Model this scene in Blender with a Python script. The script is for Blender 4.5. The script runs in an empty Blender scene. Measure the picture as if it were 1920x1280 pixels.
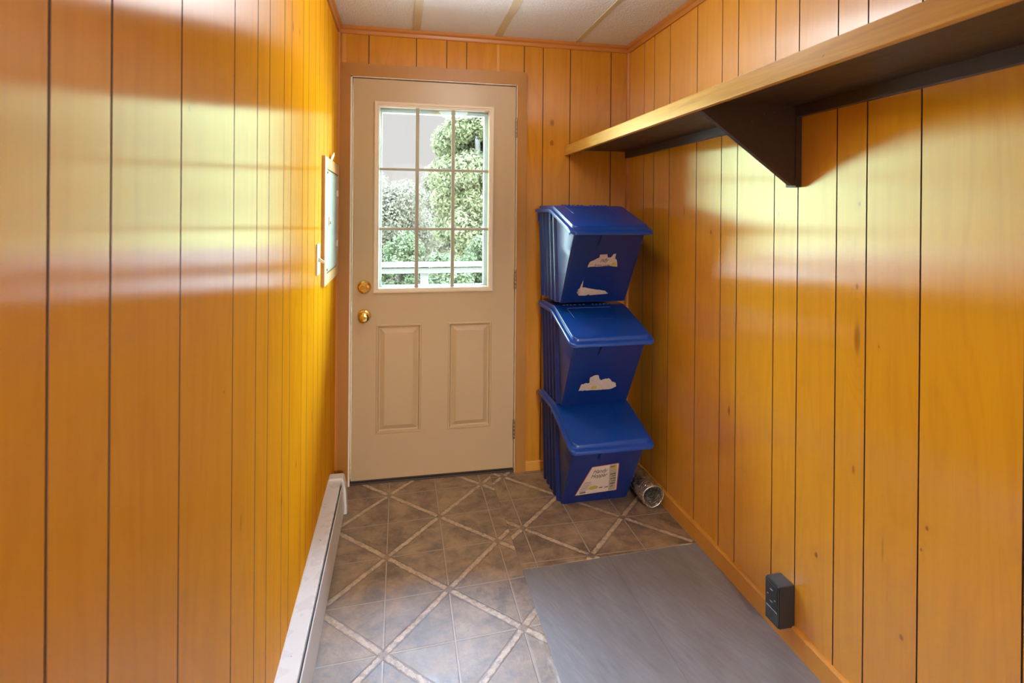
import bpy, bmesh, math, random
from mathutils import Vector, Matrix
random.seed(7)
scene = bpy.context.scene
COL = scene.collection
PI = math.pi

# ------------------------------------------------------------------ materials
def new_mat(name):
    m = bpy.data.materials.new(name); m.use_nodes = True
    nt = m.node_tree; nt.nodes.clear()
    out = nt.nodes.new('ShaderNodeOutputMaterial')
    b = nt.nodes.new('ShaderNodeBsdfPrincipled')
    nt.links.new(b.outputs[0], out.inputs[0])
    return m, nt, b
class NB:
    """tiny node builder"""
    def __init__(s, nt): s.nt = nt; s.n = nt.nodes; s.l = nt.links
    def put(s, sock, v):
        if v is None: return
        if hasattr(v, 'is_output'): s.l.new(v, sock)
        else: sock.default_value = v
    def math(s, op, a, b=None, c=None, clamp=False):
        n = s.n.new('ShaderNodeMath'); n.operation = op; n.use_clamp = clamp
        for i, v in enumerate((a, b, c)):
            if v is not None: s.put(n.inputs[i], v)
        return n.outputs[0]
    def pos(s):
        return s.n.new('ShaderNodeTexCoord').outputs['Object']
    def sep(s, v):
        n = s.n.new('ShaderNodeSeparateXYZ'); s.put(n.inputs[0], v); return n.outputs
    def comb(s, x, y, z):
        n = s.n.new('ShaderNodeCombineXYZ')
        for i, v in enumerate((x, y, z)): s.put(n.inputs[i], v)
        return n.outputs[0]
    def noise(s, v, scale=5, detail=3, rough=.5, dist=0):
        n = s.n.new('ShaderNodeTexNoise'); s.put(n.inputs['Vector'], v)
        n.inputs['Scale'].default_value = scale; n.inputs['Detail'].default_value = detail
        n.inputs['Roughness'].default_value = rough; n.inputs['Distortion'].default_value = dist
        return n.outputs['Fac']
    def map(s, v, a, b, c, d):
        n = s.n.new('ShaderNodeMapRange'); s.put(n.inputs[0], v)
        for i, q in enumerate((a, b, c, d)): s.put(n.inputs[i + 1], q)
        return n.outputs[0]
    def smooth(s, v, a, b, c, d):
        n = s.n.new('ShaderNodeMapRange'); n.interpolation_type = 'SMOOTHSTEP'; s.put(n.inputs[0], v)
        for i, q in enumerate((a, b, c, d)): s.put(n.inputs[i + 1], q)
        return n.outputs[0]
    def mix(s, f, a, b, mode='MIX'):
        n = s.n.new('ShaderNodeMix'); n.data_type = 'RGBA'; n.blend_type = mode
        s.put(n.inputs[0], f); s.put(n.inputs[6], a); s.put(n.inputs[7], b)
        return n.outputs[2]
    def bump(s, h, strength=.2, dist=.01):
        n = s.n.new('ShaderNodeBump'); n.inputs['Strength'].default_value = strength
        n.inputs['Distance'].default_value = dist; s.put(n.inputs['Height'], h); return n.outputs[0]
def C4(r, g, b): return (r, g, b, 1)
def flat(name, col, rough=.5, metal=0, var=.08, scale=30, bump=0, bscale=200, coat=0):
    """plain material with slight procedural mottling"""
    m, nt, b = new_mat(name); N = NB(nt); p = N.pos()
    f = N.noise(p, scale, 4, .6)
    dark = C4(*[c * (1 - var) for c in col]); lite = C4(*[min(1, c * (1 + var)) for c in col])
    N.put(b.inputs['Base Color'], N.mix(f, dark, lite))
    b.inputs['Roughness'].default_value = rough; b.inputs['Metallic'].default_value = metal
    b.inputs['Coat Weight'].default_value = coat
    if bump: N.put(b.inputs['Normal'], N.bump(N.noise(p, bscale, 3, .6), bump, .004))
    return m

def wood_panel(name, axis, base, knots=(), rough=.33, aniso=.70, seed=0, spec=.5, streak=1.0, gloss=.21, fade=None):
    """amber varnished veneer panelling; axis = coordinate running along the wall; grain is vertical"""
    m, nt, b = new_mat(name); N = NB(nt); p = N.pos(); x, y, z = N.sep(p)
    u = y if axis == 'y' else x
    at = nt.nodes.new('ShaderNodeAttribute'); at.attribute_name = 'tint'
    rnd = at.outputs['Fac']
    us = N.math('ADD', u, N.math('MULTIPLY', rnd, 7.3))
    # warp of the grain round the knots
    kn = None; halo = None; warp = None
    for (ku, kz, ru, rz, st) in knots:
        du = N.math('DIVIDE', N.math('SUBTRACT', u, ku), ru)
        dz = N.math('DIVIDE', N.math('SUBTRACT', z, kz), rz)
        d = N.math('SQRT', N.math('ADD', N.math('MULTIPLY', du, du), N.math('MULTIPLY', dz, dz)))
        core = N.math('MULTIPLY', N.smooth(d, .35, 1.0, 1, 0), st)
        ring = N.math('MULTIPLY', N.smooth(d, .8, 3.6, 1, 0), st)
        kn = core if kn is None else N.math('MAXIMUM', kn, core)
        halo = ring if halo is None else N.math('MAXIMUM', halo, ring)
    g1 = N.noise(N.comb(N.math('MULTIPLY', us, 42), seed + 1.1, N.math('MULTIPLY', z, 1.6)), 1, 5, .6, .3)
    g2 = N.noise(N.comb(N.math('MULTIPLY', us, 260), seed + 4.0, N.math('MULTIPLY', z, 9)), 1, 3, .6)
    big = N.noise(N.comb(N.math('MULTIPLY', us, 5), seed + 9.0, N.math('MULTIPLY', z, .8)), 1, 2, .5, .5)
    bigk = N.math('ADD', big, N.math('MULTIPLY', halo, .55)) if halo is not None else big
    rings = N.math('SINE', N.math('MULTIPLY', bigk, 60))
    rings = N.smooth(rings, .2, 1.0, 0, 1)
    tone = N.math('ADD', N.math('MULTIPLY', g1, .55 * streak), N.math('MULTIPLY', g2, .25 * streak))
    tone = N.math('ADD', tone, N.math('MULTIPLY', rings, .10 * streak))
    if halo is not None: tone = N.math('ADD', tone, N.math('MULTIPLY', halo, .14))
    tone = N.math('ADD', tone, N.math('MULTIPLY', N.math('SUBTRACT', rnd, .5), .12))
    t = N.map(tone, .15, .85, 0, 1)
    hi = C4(min(1, base[0] * 1.12), base[1] * 1.18, base[2] * 1.3)
    lo = C4(base[0] * .86, base[1] * .78, base[2] * .70)
    c = N.mix(t, hi, lo)
    if kn is not None:
        c = N.mix(N.math('MULTIPLY', kn, .8), c, C4(base[0] * .28, base[1] * .2, base[2] * .18))
    N.put(b.inputs['Base Color'], c)
    b.inputs['Roughness'].default_value = rough
    b.inputs['Specular IOR Level'].default_value = spec
    if aniso:
        # varnish brushed along the vertical grain: scatters widely sideways, tightly up and down
        b.inputs['Specular IOR Level'].default_value = 0
        gl = nt.nodes.new('ShaderNodeBsdfAnisotropic'); gl.inputs['Roughness'].default_value = rough
        gl.inputs['Anisotropy'].default_value = aniso; N.put(gl.inputs['Tangent'], N.comb(0, 0, 1))
        fr = nt.nodes.new('ShaderNodeFresnel'); fr.inputs[0].default_value = spec
        mx = nt.nodes.new('ShaderNodeMixShader'); out = [q for q in nt.nodes if q.type == 'OUTPUT_MATERIAL'][0]
        gf = N.math('MULTIPLY_ADD', fr.outputs[0], .16, gloss)
        if fade: gf = N.math('MULTIPLY', gf, N.smooth(u, *fade))     # sheen faded along the wall to even out the reflected window band
        N.put(mx.inputs[0], gf); nt.links.new(b.outputs[0], mx.inputs[1]); nt.links.new(gl.outputs[0], mx.inputs[2])
        nt.links.new(mx.outputs[0], out.inputs[0])
    return m

# ------------------------------------------------------------------ mesh helpers
class MB:
    def __init__(s): s.bm = bmesh.new(); s.tint = s.bm.loops.layers.float_color.new('tint')
    def face(s, pts, mi=0, smooth=False, tint=None):
        vs = [p if isinstance(p, bmesh.types.BMVert) else s.bm.verts.new(p) for p in pts]
        try: f = s.bm.faces.new(vs)
        except ValueError: return None
        f.material_index = mi; f.smooth = smooth
        if tint is not None:
            for l in f.loops: l[s.tint] = (tint, tint, tint, 1)
        return f
    def box(s, x0, x1, y0, y1, z0, z1, mi=0, bev=0, seg=2, tint=None):
        vs = [s.bm.verts.new(p) for p in ((x0,y0,z0),(x1,y0,z0),(x1,y1,z0),(x0,y1,z0),(x0,y0,z1),(x1,y0,z1),(x1,y1,z1),(x0,y1,z1))]
        fs = []
        for q in ((0,3,2,1),(4,5,6,7),(0,1,5,4),(1,2,6,5),(2,3,7,6),(3,0,4,7)):
            f = s.bm.faces.new([vs[i] for i in q]); f.material_index = mi; fs.append(f)
            if tint is not None:
                for l in f.loops: l[s.tint] = (tint, tint, tint, 1)
        if bev:
            es = set(e for f in fs for e in f.edges)
            bmesh.ops.bevel(s.bm, geom=list(es), offset=bev, segments=seg, affect='EDGES', profile=.6)
    def prism(s, prof, axis, a, b, mi=0, smooth=False):
        """closed profile [(p,q)] swept along axis from a to b. axis y: (x,z); x: (y,z); z: (x,y)"""
        def P(p, q, t): return {'y': (p, t, q), 'x': (t, p, q), 'z': (p, q, t)}[axis]
        A = [s.bm.verts.new(P(p, q, a)) for p, q in prof]; B = [s.bm.verts.new(P(p, q, b)) for p, q in prof]
        n = len(prof)
        for i in range(n):
            j = (i + 1) % n; s.face((A[i], A[j], B[j], B[i]), mi, smooth)
        s.face(A[::-1], mi); s.face(B, mi)
    def lathe(s, prof, origin, axis, seg=32, mi=0, caps=True):
        """prof [(r, h)] about axis vector from origin"""
        ax = Vector(axis).normalized(); t = Vector((0, 0, 1)) if abs(ax.z) < .9 else Vector((1, 0, 0))
        e1 = ax.cross(t).normalized(); e2 = ax.cross(e1); o = Vector(origin); rows = []
        for r, h in prof:
            rows.append([s.bm.verts.new(o + ax * h + (e1 * math.cos(2*PI*k/seg) + e2 * math.sin(2*PI*k/seg)) * max(r, 1e-5)) for k in range(seg)])
        for a, b in zip(rows, rows[1:]):
            for k in range(seg):
                s.face((a[k], a[(k+1) % seg], b[(k+1) % seg], b[k]), mi, True)
        if caps: s.face(rows[0][::-1], mi); s.face(rows[-1], mi)
    def loops(s, rows, mi=0, smooth=True, closed=True, cap0=False, cap1=False):
        R = [[s.bm.verts.new(p) for p in r] for r in rows]
        for a, b in zip(R, R[1:]):
            n = len(a)
            for k in range(n if closed else n - 1):
                s.face((a[k], a[(k+1) % n], b[(k+1) % n], b[k]), mi, smooth)
        if cap0: s.face(R[0][::-1], mi)
        if cap1: s.face(R[-1], mi)
        return R
    def build(s, name, mats, parent=None, fix=True, smooth_angle=None, loc=None):
        if fix: bmesh.ops.recalc_face_normals(s.bm, faces=s.bm.faces)
        me = bpy.data.meshes.new(name); s.bm.to_mesh(me); s.bm.free()
        for m in (mats if isinstance(mats, (list, tuple)) else [mats]): me.materials.append(m)
        o = bpy.data.objects.new(name, me); COL.objects.link(o)
        if parent: o.parent = parent
        if smooth_angle:
            for p in me.polygons: p.use_smooth = True
            md = None
            try:
                me.set_sharp_from_angle(angle=math.radians(smooth_angle))
            except Exception: pass
        return o
def empty(name, loc, label, cat, group=None, rz=0):
    o = bpy.data.objects.new(name, None); COL.objects.link(o); o.location = loc; o.rotation_euler = (0, 0, rz)
    o.empty_display_size = .05
    o['label'] = label; o['category'] = cat
    if group: o['group'] = group
    return o
def tag(o, label, cat, group=None):
    o['label'] = label; o['category'] = cat
    if group: o['group'] = group
    return o
def struct(o, label=None, cat=None):
    o['kind'] = 'structure'
    if label: o['label'] = label
    if cat: o['category'] = cat
    return o
def at0(parent):   # parts are modelled in world space: undo the parent's own offset
    return Matrix.Translation(parent.location).inverted()
def part(mb, name, mats, parent, label=None, smooth_angle=None):
    o = mb.build(name, mats, parent, smooth_angle=smooth_angle)
    root = parent
    while root.parent: root = root.parent
    if parent.parent is None: o.matrix_parent_inverse = at0(parent)
    if label: o['label'] = label
    return o

# ------------------------------------------------------------------ room dimensions (metres)
XL, XR, YB, YN, ZC, H = -.305, 1.224, 2.816, -1.5, 2.274, 1.356

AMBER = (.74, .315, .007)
R_KN = [(1.274,1.023,.014,.060,.75),(1.276,1.024,.007,.022,.9),(1.276,1.165,.006,.012,.8),(1.270,1.391,.006,.010,1),(1.996,1.289,.006,.013,1),(2.208,1.375,.004,.026,.7),
        (1.416,.346,.009,.011,1),(1.283,.662,.007,.016,.7),(1.132,.315,.008,.010,.8),(1.068,.622,.0055,.008,1),(1.082,.563,.004,.005,.9),(1.862,.618,.006,.026,1),
        (1.595,1.364,.003,.018,.9),(1.205,1.018,.003,.006,.7),(1.188,.50,.004,.05,.45)]
B_KN = [(.789,1.842,.015,.026,.9),(.789,1.734,.015,.022,.8),(1.041,2.03,.004,.03,.4)]
L_KN = [(.885,1.507,.005,.008,.8),(1.672,1.889,.008,.020,.9),(1.773,1.906,.006,.016,.8),(1.058,1.034,.004,.004,.7),(1.172,.737,.007,.024,.5),(1.558,.581,.009,.020,.6),(1.765,.588,.008,.016,.6),(2.072,.622,.008,.03,.5)]
M_wl = wood_panel('amber_panelling_left', 'y', AMBER, L_KN, seed=0, rough=.245, spec=1.5, gloss=.30, fade=(.7, 1.9, 1, .06))
M_wr = wood_panel('amber_panelling_right', 'y', AMBER, R_KN, seed=13, rough=.255, spec=1.5)
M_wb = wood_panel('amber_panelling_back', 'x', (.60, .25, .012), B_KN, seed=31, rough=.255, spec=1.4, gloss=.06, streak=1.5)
M_groove = flat('groove_stain', (.085, .036, .014), .6)
M_casing = wood_panel('casing_wood', 'x', (.37, .155, .022), seed=3, rough=.45, aniso=0, streak=.6)
M_trim = wood_panel('trim_wood', 'y', (.48, .18, .032), seed=5, rough=.4, aniso=0, streak=.5)
M_basew = wood_panel('baseboard_wood', 'y', (.58, .25, .03), seed=6, rough=.4, aniso=0, streak=.5)

def grooved(mb, runs, axis, face, sgn, z0, z1, grooves, thick=.05):
    """panelled wall: planks with V grooves. face = coordinate of the surface, sgn = direction into the wall"""
    def P(t, d, z): return (face + sgn * d, t, z) if axis == 'y' else (t, face + sgn * d, z)
    for (a, b, za, zb) in runs:
        gs = sorted(g for g in grooves if a + .004 < g < b - .004)
        t0 = a; hw = .0022
        for g in gs + [None]:
            t1 = b if g is None else g - hw
            rr = random.Random(round((t0 + t1) * 377)).random()
            mb.face([P(t0,0,za), P(t1,0,za), P(t1,0,zb), P(t0,0,zb)], 0, tint=rr)
            if g is not None:
                mb.face([P(g-hw,0,za), P(g-hw*.5,.003,za), P(g-hw*.5,.003,zb), P(g-hw,0,zb)], 1)
                mb.face([P(g-hw*.5,.003,za), P(g+hw*.5,.003,za), P(g+hw*.5,.003,zb), P(g-hw*.5,.003,zb)], 1)
                mb.face([P(g+hw*.5,.003,za), P(g+hw,0,za), P(g+hw,0,zb), P(g+hw*.5,.003,zb)], 1)
                t0 = g + hw
        d = thick
        mb.face([P(a,d,za), P(a,d,zb), P(b,d,zb), P(b,d,za)], 0, tint=.5)
        for t in (a, b): mb.face([P(t,0,za), P(t,0,zb), P(t,d,zb), P(t,d,za)], 0, tint=.5)
        for z in (za, zb): mb.face([P(a,0,z), P(b,0,z), P(b,d,z), P(a,d,z)], 0, tint=.5)
    mid = thick/2
    for f in mb.bm.faces:      # every face looks out of the slab
        c = f.calc_center_median(); n = f.normal if f.normal.length > .5 else (f.normal_update() or f.normal)
        k = 0 if axis == 'y' else 1; dep = (c[k]-face)*sgn
        if dep < .004 and abs(n[k]) > .2 and n[k]*sgn > 0: f.normal_flip()

LG = [.557,.664,.856,1.108,1.277,1.388,1.555,1.653,1.844,1.947,2.099,2.20,2.33,2.44,2.60,2.70, .40,.21,.05,-.1,-.3,-.45,-.62,-.8,-1.0,-1.2]
RG = [2.622,2.508,2.349,2.11,1.927,1.823,1.617,1.506,1.35,1.247,1.091,.865,.71,.60,.45,.30,.14,-.05,-.2,-.4,-.6,-.75,-.95,-1.2]
BG = [-.158,.075,.228,.33,.497,.635,.738,.888,1.119]
mb = MB(); grooved(mb, [(YN, YB+.05, 0, ZC)], 'y', XL, -1, 0, ZC, LG); struct(mb.build('wall_left', [M_wl, M_groove], fix=False), 'left wall of amber varnished wood panelling', 'wall')
mb = MB(); grooved(mb, [(YN, YB+.05, 0, ZC)], 'y', XR, 1, 0, ZC, RG); struct(mb.build('wall_right', [M_wr, M_groove], fix=False), 'right wall of amber varnished wood panelling', 'wall')
DX0, DX1, DZ1 = -.244, .600, 2.034      # rough opening of the door
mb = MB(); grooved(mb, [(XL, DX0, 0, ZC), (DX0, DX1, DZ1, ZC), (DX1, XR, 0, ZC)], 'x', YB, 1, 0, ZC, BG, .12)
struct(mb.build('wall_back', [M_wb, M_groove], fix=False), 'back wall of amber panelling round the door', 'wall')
mb = MB(); grooved(mb, [(XL, -.10, 0, ZC), (-.10, 1.05, 2.0, ZC), (1.05, XR, 0, ZC)], 'x', YN, -1, 0, ZC, [-.2,.1,.3,.45,.7,.9,1.1], .12); struct(mb.build('wall_near', [M_wb, M_groove], fix=False), 'near wall of amber panelling with a doorway', 'wall')
M_plaster = flat('adjoining_plaster', (.78,.75,.70), .8, var=.03, scale=4)  # unseen room added behind the near wall to spread fill light through the doorway
mb = MB(); mb.box(-2.2, 3.2, -5.2, -5.1, 0, 2.5); struct(mb.build('wall_adjoining_far', M_plaster), 'plain wall of the added adjoining room', 'wall')
mb = MB(); mb.box(-2.3, -2.2, -5.1, YN-.12, 0, 2.5); struct(mb.build('wall_adjoining_left', M_plaster), 'plain left wall of the added adjoining room', 'wall')
mb = MB(); mb.box(3.2, 3.3, -5.1, YN-.12, 0, 2.5); struct(mb.build('wall_adjoining_right', M_plaster), 'plain right wall of the added adjoining room', 'wall')
mb = MB(); mb.box(-2.2, XL-.05, YN-.12, YN-.05, 0, 2.5); mb.box(XR+.05, 3.2, YN-.12, YN-.05, 0, 2.5); mb.box(XL-.05, XR+.05, YN-.12, YN-.05, ZC, 2.5); struct(mb.build('wall_adjoining_near', M_plaster), 'plain wall of the added adjoining room beside the doorway', 'wall')
mb = MB(); mb.box(-2.3, 3.3, -5.2, YN-.05, 2.5, 2.56); struct(mb.build('ceiling_adjoining', M_plaster), 'plain ceiling of the added adjoining room', 'ceiling')
mb = MB(); mb.box(-2.3, 3.3, -5.2, YN-.05, -.06, 0); struct(mb.build('floor_adjoining', flat('oak_floor', (.42,.28,.16), .4)), 'wooden floor of the added adjoining room', 'floor')

# ------------------------------------------------------------------ ceiling
m, nt, b = new_mat('ceiling_texture'); N = NB(nt); p = N.pos()
h1 = N.noise(p, 130, 4, .65); h2 = N.noise(p, 40, 2, .5)
N.put(b.inputs['Base Color'], N.mix(N.noise(p, 2.2, 3, .5), C4(.80,.78,.77), C4(.86,.84,.83)))
b.inputs['Roughness'].default_value = .85
N.put(b.inputs['Normal'], N.bump(N.math('ADD', h1, N.math('MULTIPLY', h2, .5)), .8, .012))
M_ceil = m
M_batten = flat('batten_paint', (.58, .48, .30), .55, var=.1, scale=20)
mb = MB(); mb.box(XL-.05, XR+.05, YN-.05, YB+.12, ZC, ZC+.05)
struct(mb.build('ceiling', M_ceil), 'off-white textured ceiling panels', 'ceiling')
for i, (xa, wd) in enumerate(((.075, .038), (.491, .038), (.914, .022))):
    mb = MB(); mb.box(xa-wd/2, xa+wd/2, YN, YB-.002, ZC-.004, ZC+.002, bev=.0012)
    struct(mb.build('trim_%d' % (i+1), M_batten), 'tan batten over a ceiling panel seam', 'trim')

# cove mouldings and corner beads
def cove(s=.03):
    return [(0,0),(s*.35,0),(s*.45,s*.12),(s*.55,s*.45),(s*.9,s*.6),(s,s*.68),(s,s),(0,s)]
mb = MB(); mb.prism([(XL+a*.75, ZC-.036+q*1.2) for a, q in cove()], 'y', YN, YB); struct(mb.build('trim_4', M_trim), 'brown cove moulding along the left ceiling edge', 'trim')
mb = MB(); mb.prism([(XR-a*.8, ZC-.036+q*1.2) for a, q in cove()], 'y', YN, YB); struct(mb.build('trim_5', M_trim), 'brown cove moulding along the right ceiling edge', 'trim')
mb = MB(); mb.prism([(YB-a*.8, ZC-.036+q*1.2) for a, q in cove()], 'x', XL, XR); struct(mb.build('trim_6', M_trim), 'brown cove moulding above the door wall', 'trim')
def bead(x, y, sx, s=.018):
    pts = [(x, y)] + [(x + sx*s*math.cos(a)*1.0, y - s*math.sin(a)) for a in [k*PI/2/6 for k in range(7)]]
    return pts
mb = MB(); mb.prism([(XL, YB), (XL, YB-.022), (XL+.006, YB-.022), (XL+.012, YB-.018), (XL+.012, YB)], 'z', 0, ZC-.036); struct(mb.build('trim_7', M_trim), 'narrow corner bead left of the door', 'trim')
mb = MB(); mb.prism(bead(XR, YB, -1, .016), 'z', .05, ZC-.036); struct(mb.build('trim_8', M_trim), 'narrow quarter-round bead in the right corner', 'trim')
mb = MB(); mb.box(.487, .501, YB-.003, YB, 2.0945, ZC-.034, bev=.001); struct(mb.build('trim_14', M_basew), 'narrow pale seam strip above the door', 'trim')
mb = MB(); mb.box(-.286, -.266, YB-.004, YB, 2.0945, ZC-.034, bev=.001); struct(mb.build('trim_15', M_basew), 'narrow pale seam strip in the left corner above the door', 'trim')
# skirting
mb = MB(); mb.prism([(XR, 0), (XR-.012, 0), (XR-.012, .064), (XR-.008, .07), (XR, .07)], 'y', YN, YB); struct(mb.build('baseboard_right', M_basew), 'low wooden baseboard on the right wall', 'baseboard')
mb = MB(); mb.prism([(YB, 0), (YB-.011, 0), (YB-.011, .048), (YB-.008, .053), (YB, .053)], 'x', .655, XR-.012); struct(mb.build('baseboard_back', M_basew), 'low wooden baseboard right of the door', 'baseboard')

# ------------------------------------------------------------------ floor
m, nt, b = new_mat('bare_plywood'); N = NB(nt); p = N.pos(); x, y, z = N.sep(p)
g = N.noise(N.comb(N.math('MULTIPLY', N.math('ADD', x, N.math('MULTIPLY', y, .35)), 75), N.math('MULTIPLY', y, 11), 0), 1, 5, .65, .6)
g2 = N.noise(N.comb(N.math('MULTIPLY', x, 9), N.math('MULTIPLY', y, 2.2), 3), 1, 4, .6, .8)
c = N.mix(N.map(g, .3, .75, 0, 1), C4(.155,.145,.155), C4(.26,.25,.265))
c = N.mix(N.map(g2, .35, .8, 0, .55), c, C4(.11,.085,.078))
spots = N.smooth(N.noise(p, 16, 3, .7), .70, .76, 0, .7)
c = N.mix(spots, c, C4(.07,.05,.045))
seam = N.smooth(N.math('ABSOLUTE', N.math('SUBTRACT', N.math('ADD', x, N.math('MULTIPLY', y, .02)), .86)), .001, .003, .35, 0)
c = N.mix(seam, c, C4(.07,.05,.045))
N.put(b.inputs['Base Color'], c); N.put(b.inputs['Roughness'], N.map(g, .2, .8, .46, .60)); b.inputs['IOR'].default_value = 2.1
N.put(b.inputs['Normal'], N.bump(g, .22, .003))
M_ply = m
mb = MB(); mb.box(XL-.05, XR+.05, YN-.05, YB+.17, -.06, 0); struct(mb.build('floor', M_ply), 'bare grey-brown plywood floor at lower right', 'floor')

def vinyl(name, x0, y0, gx, gy, skew, seed, wear=None):
    m, nt, b = new_mat(name); N = NB(nt); p = N.pos(); x, y, z = N.sep(p)
    wob = N.math('MULTIPLY', N.math('SUBTRACT', N.noise(p, 34, 4, .7), .5), .022)
    u = N.math('DIVIDE', N.math('SUBTRACT', x, x0), gx)
    v = N.math('DIVIDE', N.math('SUBTRACT', N.math('SUBTRACT', y, y0), N.math('MULTIPLY', N.math('SUBTRACT', x, x0), skew)), gy)
    def dist(t, per):   # distance to nearest multiple of per
        q = N.math('ABSOLUTE', N.math('SUBTRACT', N.math('FRACT', N.math('ADD', N.math('DIVIDE', t, per), .5)), .5))
        return N.math('MULTIPLY', q, per)
    d1 = N.math('MULTIPLY', dist(N.math('SUBTRACT', u, v), 2.0), gx * .7071)
    d2 = N.math('MULTIPLY', dist(N.math('ADD', u, v), 2.0), gx * .7071)
    dd = N.math('MINIMUM', d1, d2)
    l1 = N.math('MINIMUM', N.math('MULTIPLY', dist(u, 1.0), gx), N.math('MULTIPLY', dist(v, 1.0), gy))
    ddw = N.math('ADD', dd, wob)
    band = N.smooth(ddw, .0062, .0108, 1, 0)
    edge = N.math('MULTIPLY', N.smooth(dd, .0105, .0122, 0, 1), N.smooth(dd, .0135, .0155, 1, 0))
    node = N.math('MULTIPLY', N.smooth(N.math('MAXIMUM', d1, d2), .012, .017, 1, 0), 1.0)
    thin = N.math('MULTIPLY', N.smooth(l1, .0018, .0030, 1, 0), N.smooth(dd, .010, .013, 0, 1))
    thind = N.math('MULTIPLY', N.smooth(l1, .0032, .0050, 1, 0), N.smooth(dd, .010, .013, 0, 1))
    n1 = N.noise(N.comb(N.math('ADD', x, seed), y, 0), 7.5, 6, .68, .4)
    n2 = N.noise(N.comb(x, N.math('ADD', y, seed), 4), 26, 5, .7, .6)
    tone = N.math('ADD', N.math('MULTIPLY', n1, .65), N.math('MULTIPLY', n2, .35))
    c = N.mix(N.map(tone, .40, .60, 0, 1), C4(.095,.055,.027), C4(.36,.23,.115))
    pit = N.smooth(N.noise(p, 120, 2, .6), .58, .70, 0, .25)
    c = N.mix(pit, c, C4(.075,.05,.034))
    bn = N.noise(N.comb(x, y, 8), 60, 4, .7, .5)
    cb = N.mix(N.smooth(bn, .30, .62, 0, 1), C4(.36,.24,.14), C4(.60,.46,.31))
    chalk = N.smooth(N.noise(N.comb(x, y, 2), 16, 5, .7, 1.2), .36, .56, .40, 1)
    c = N.mix(N.math('MULTIPLY', thind, .5), c, C4(.07,.048,.033))
    c = N.mix(N.math('MULTIPLY', thin, .85), c, C4(.42,.32,.22))
    c = N.mix(N.math('MULTIPLY', edge, .6), c, C4(.075,.052,.036))
    c = N.mix(N.math('MULTIPLY', N.math('MULTIPLY', band, chalk), N.math('SUBTRACT', 1.0, node)), c, cb)
    c = N.mix(N.math('MULTIPLY', node, .35), c, C4(.17,.12,.08))
    if wear is not None:      # scuffed pale border along the cut edge
        wn = N.math('ADD', N.noise(N.comb(N.math('MULTIPLY', x, 40), N.math('MULTIPLY', y, 7), 5), 1, 4, .7, .5), N.map(y, 1.2, 2.3, .12, -.25))
        wm = N.math('MULTIPLY', N.smooth(x, wear-.035, wear-.004, 0, 1), N.smooth(wn, .40, .62, 0, .8))
        c = N.mix(wm, c, C4(.62,.56,.50))
    N.put(b.inputs['Base Color'], c)
    N.put(b.inputs['Roughness'], N.map(n2, .3, .7, .50, .64)); b.inputs['IOR'].default_value = 2.3
    h = N.math('ADD', N.math('MULTIPLY', band, .8), N.math('MULTIPLY', N.noise(p, 55, 4, .7), .8))
    h = N.math('SUBTRACT', h, N.math('MULTIPLY', thind, .6)); h = N.math('SUBTRACT', h, N.math('MULTIPLY', edge, .6))
    N.put(b.inputs['Normal'], N.bump(h, .35, .003))
    return m
M_va = vinyl('vinyl_tile_a', -.041, 2.20, .2235, .2415, .06, 1.7, .466)
M_vb = vinyl('vinyl_tile_b', .528, 2.298, .2275, .235, .0, 5.2)
mb = MB(); mb.box(XL, .466, YN, YB-.003, 0, .0028, bev=.0006, seg=1)
tag(mb.build('vinyl_sheet', M_va), 'long brown tile-print vinyl sheet running from the door past the baseboard heater', 'flooring')
mb = MB()
top = [(.4675, 2.034), (.60, 2.037), (.75, 2.045), (.9, 2.049), (1.05, 2.058), (1.211, 2.063)]
vs = [(x_, y_) for x_, y_ in top] + [(1.211, YB-.012), (.655, YB-.012), (.655, YB-.003), (.4675, YB-.003)]
mb.prism(vs, 'z', 0, .0026)
tag(mb.build('vinyl_sheet', M_vb), 'short brown tile-print vinyl piece under the blue bins, ragged front edge', 'flooring')

# ------------------------------------------------------------------ door, casing and jamb
M_door = flat('door_paint', (.50, .36, .20), .38, var=.02, scale=6)
M_plastic = flat('white_vinyl', (.80, .70, .57), .35, var=.02)
M_muntin = flat('muntin_vinyl', (.44, .42, .34), .75, var=.02); M_muntin.node_tree.nodes['Principled BSDF'].inputs['Specular IOR Level'].default_value = .1
M_frm = flat('lite_frame_vinyl', (.76, .64, .50), .5, var=.02); M_frm.node_tree.nodes['Principled BSDF'].inputs['Specular IOR Level'].default_value = .2
M_brass = flat('polished_brass', (.83, .60, .20), .12, 1, var=.05)
M_brassd = flat('worn_brass', (.42, .27, .08), .22, 1, var=.08)
M_bronze = flat('dull_hinge_metal', (.36, .30, .23), .4, 1, var=.15, scale=60)
M_dark = flat('dark_rubber', (.045, .028, .022), .6)
m = bpy.data.materials.new('window_glass'); m.use_nodes = True; nt = m.node_tree; nt.nodes.clear()
out = nt.nodes.new('ShaderNodeOutputMaterial'); mx = nt.nodes.new('ShaderNodeMixShader')
tr = nt.nodes.new('ShaderNodeBsdfTransparent'); tr.inputs[0].default_value = (.95, .97, .95, 1)
gl = nt.nodes.new('ShaderNodeBsdfGlossy'); gl.inputs['Roughness'].default_value = .02
lw = nt.nodes.new('ShaderNodeFresnel'); lw.inputs[0].default_value = 1.25
nt.links.new(lw.outputs[0], mx.inputs[0]); nt.links.new(tr.outputs[0], mx.inputs[1]); nt.links.new(gl.outputs[0], mx.inputs[2]); nt.links.new(mx.outputs[0], out.inputs[0])
M_glass = m

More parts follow.
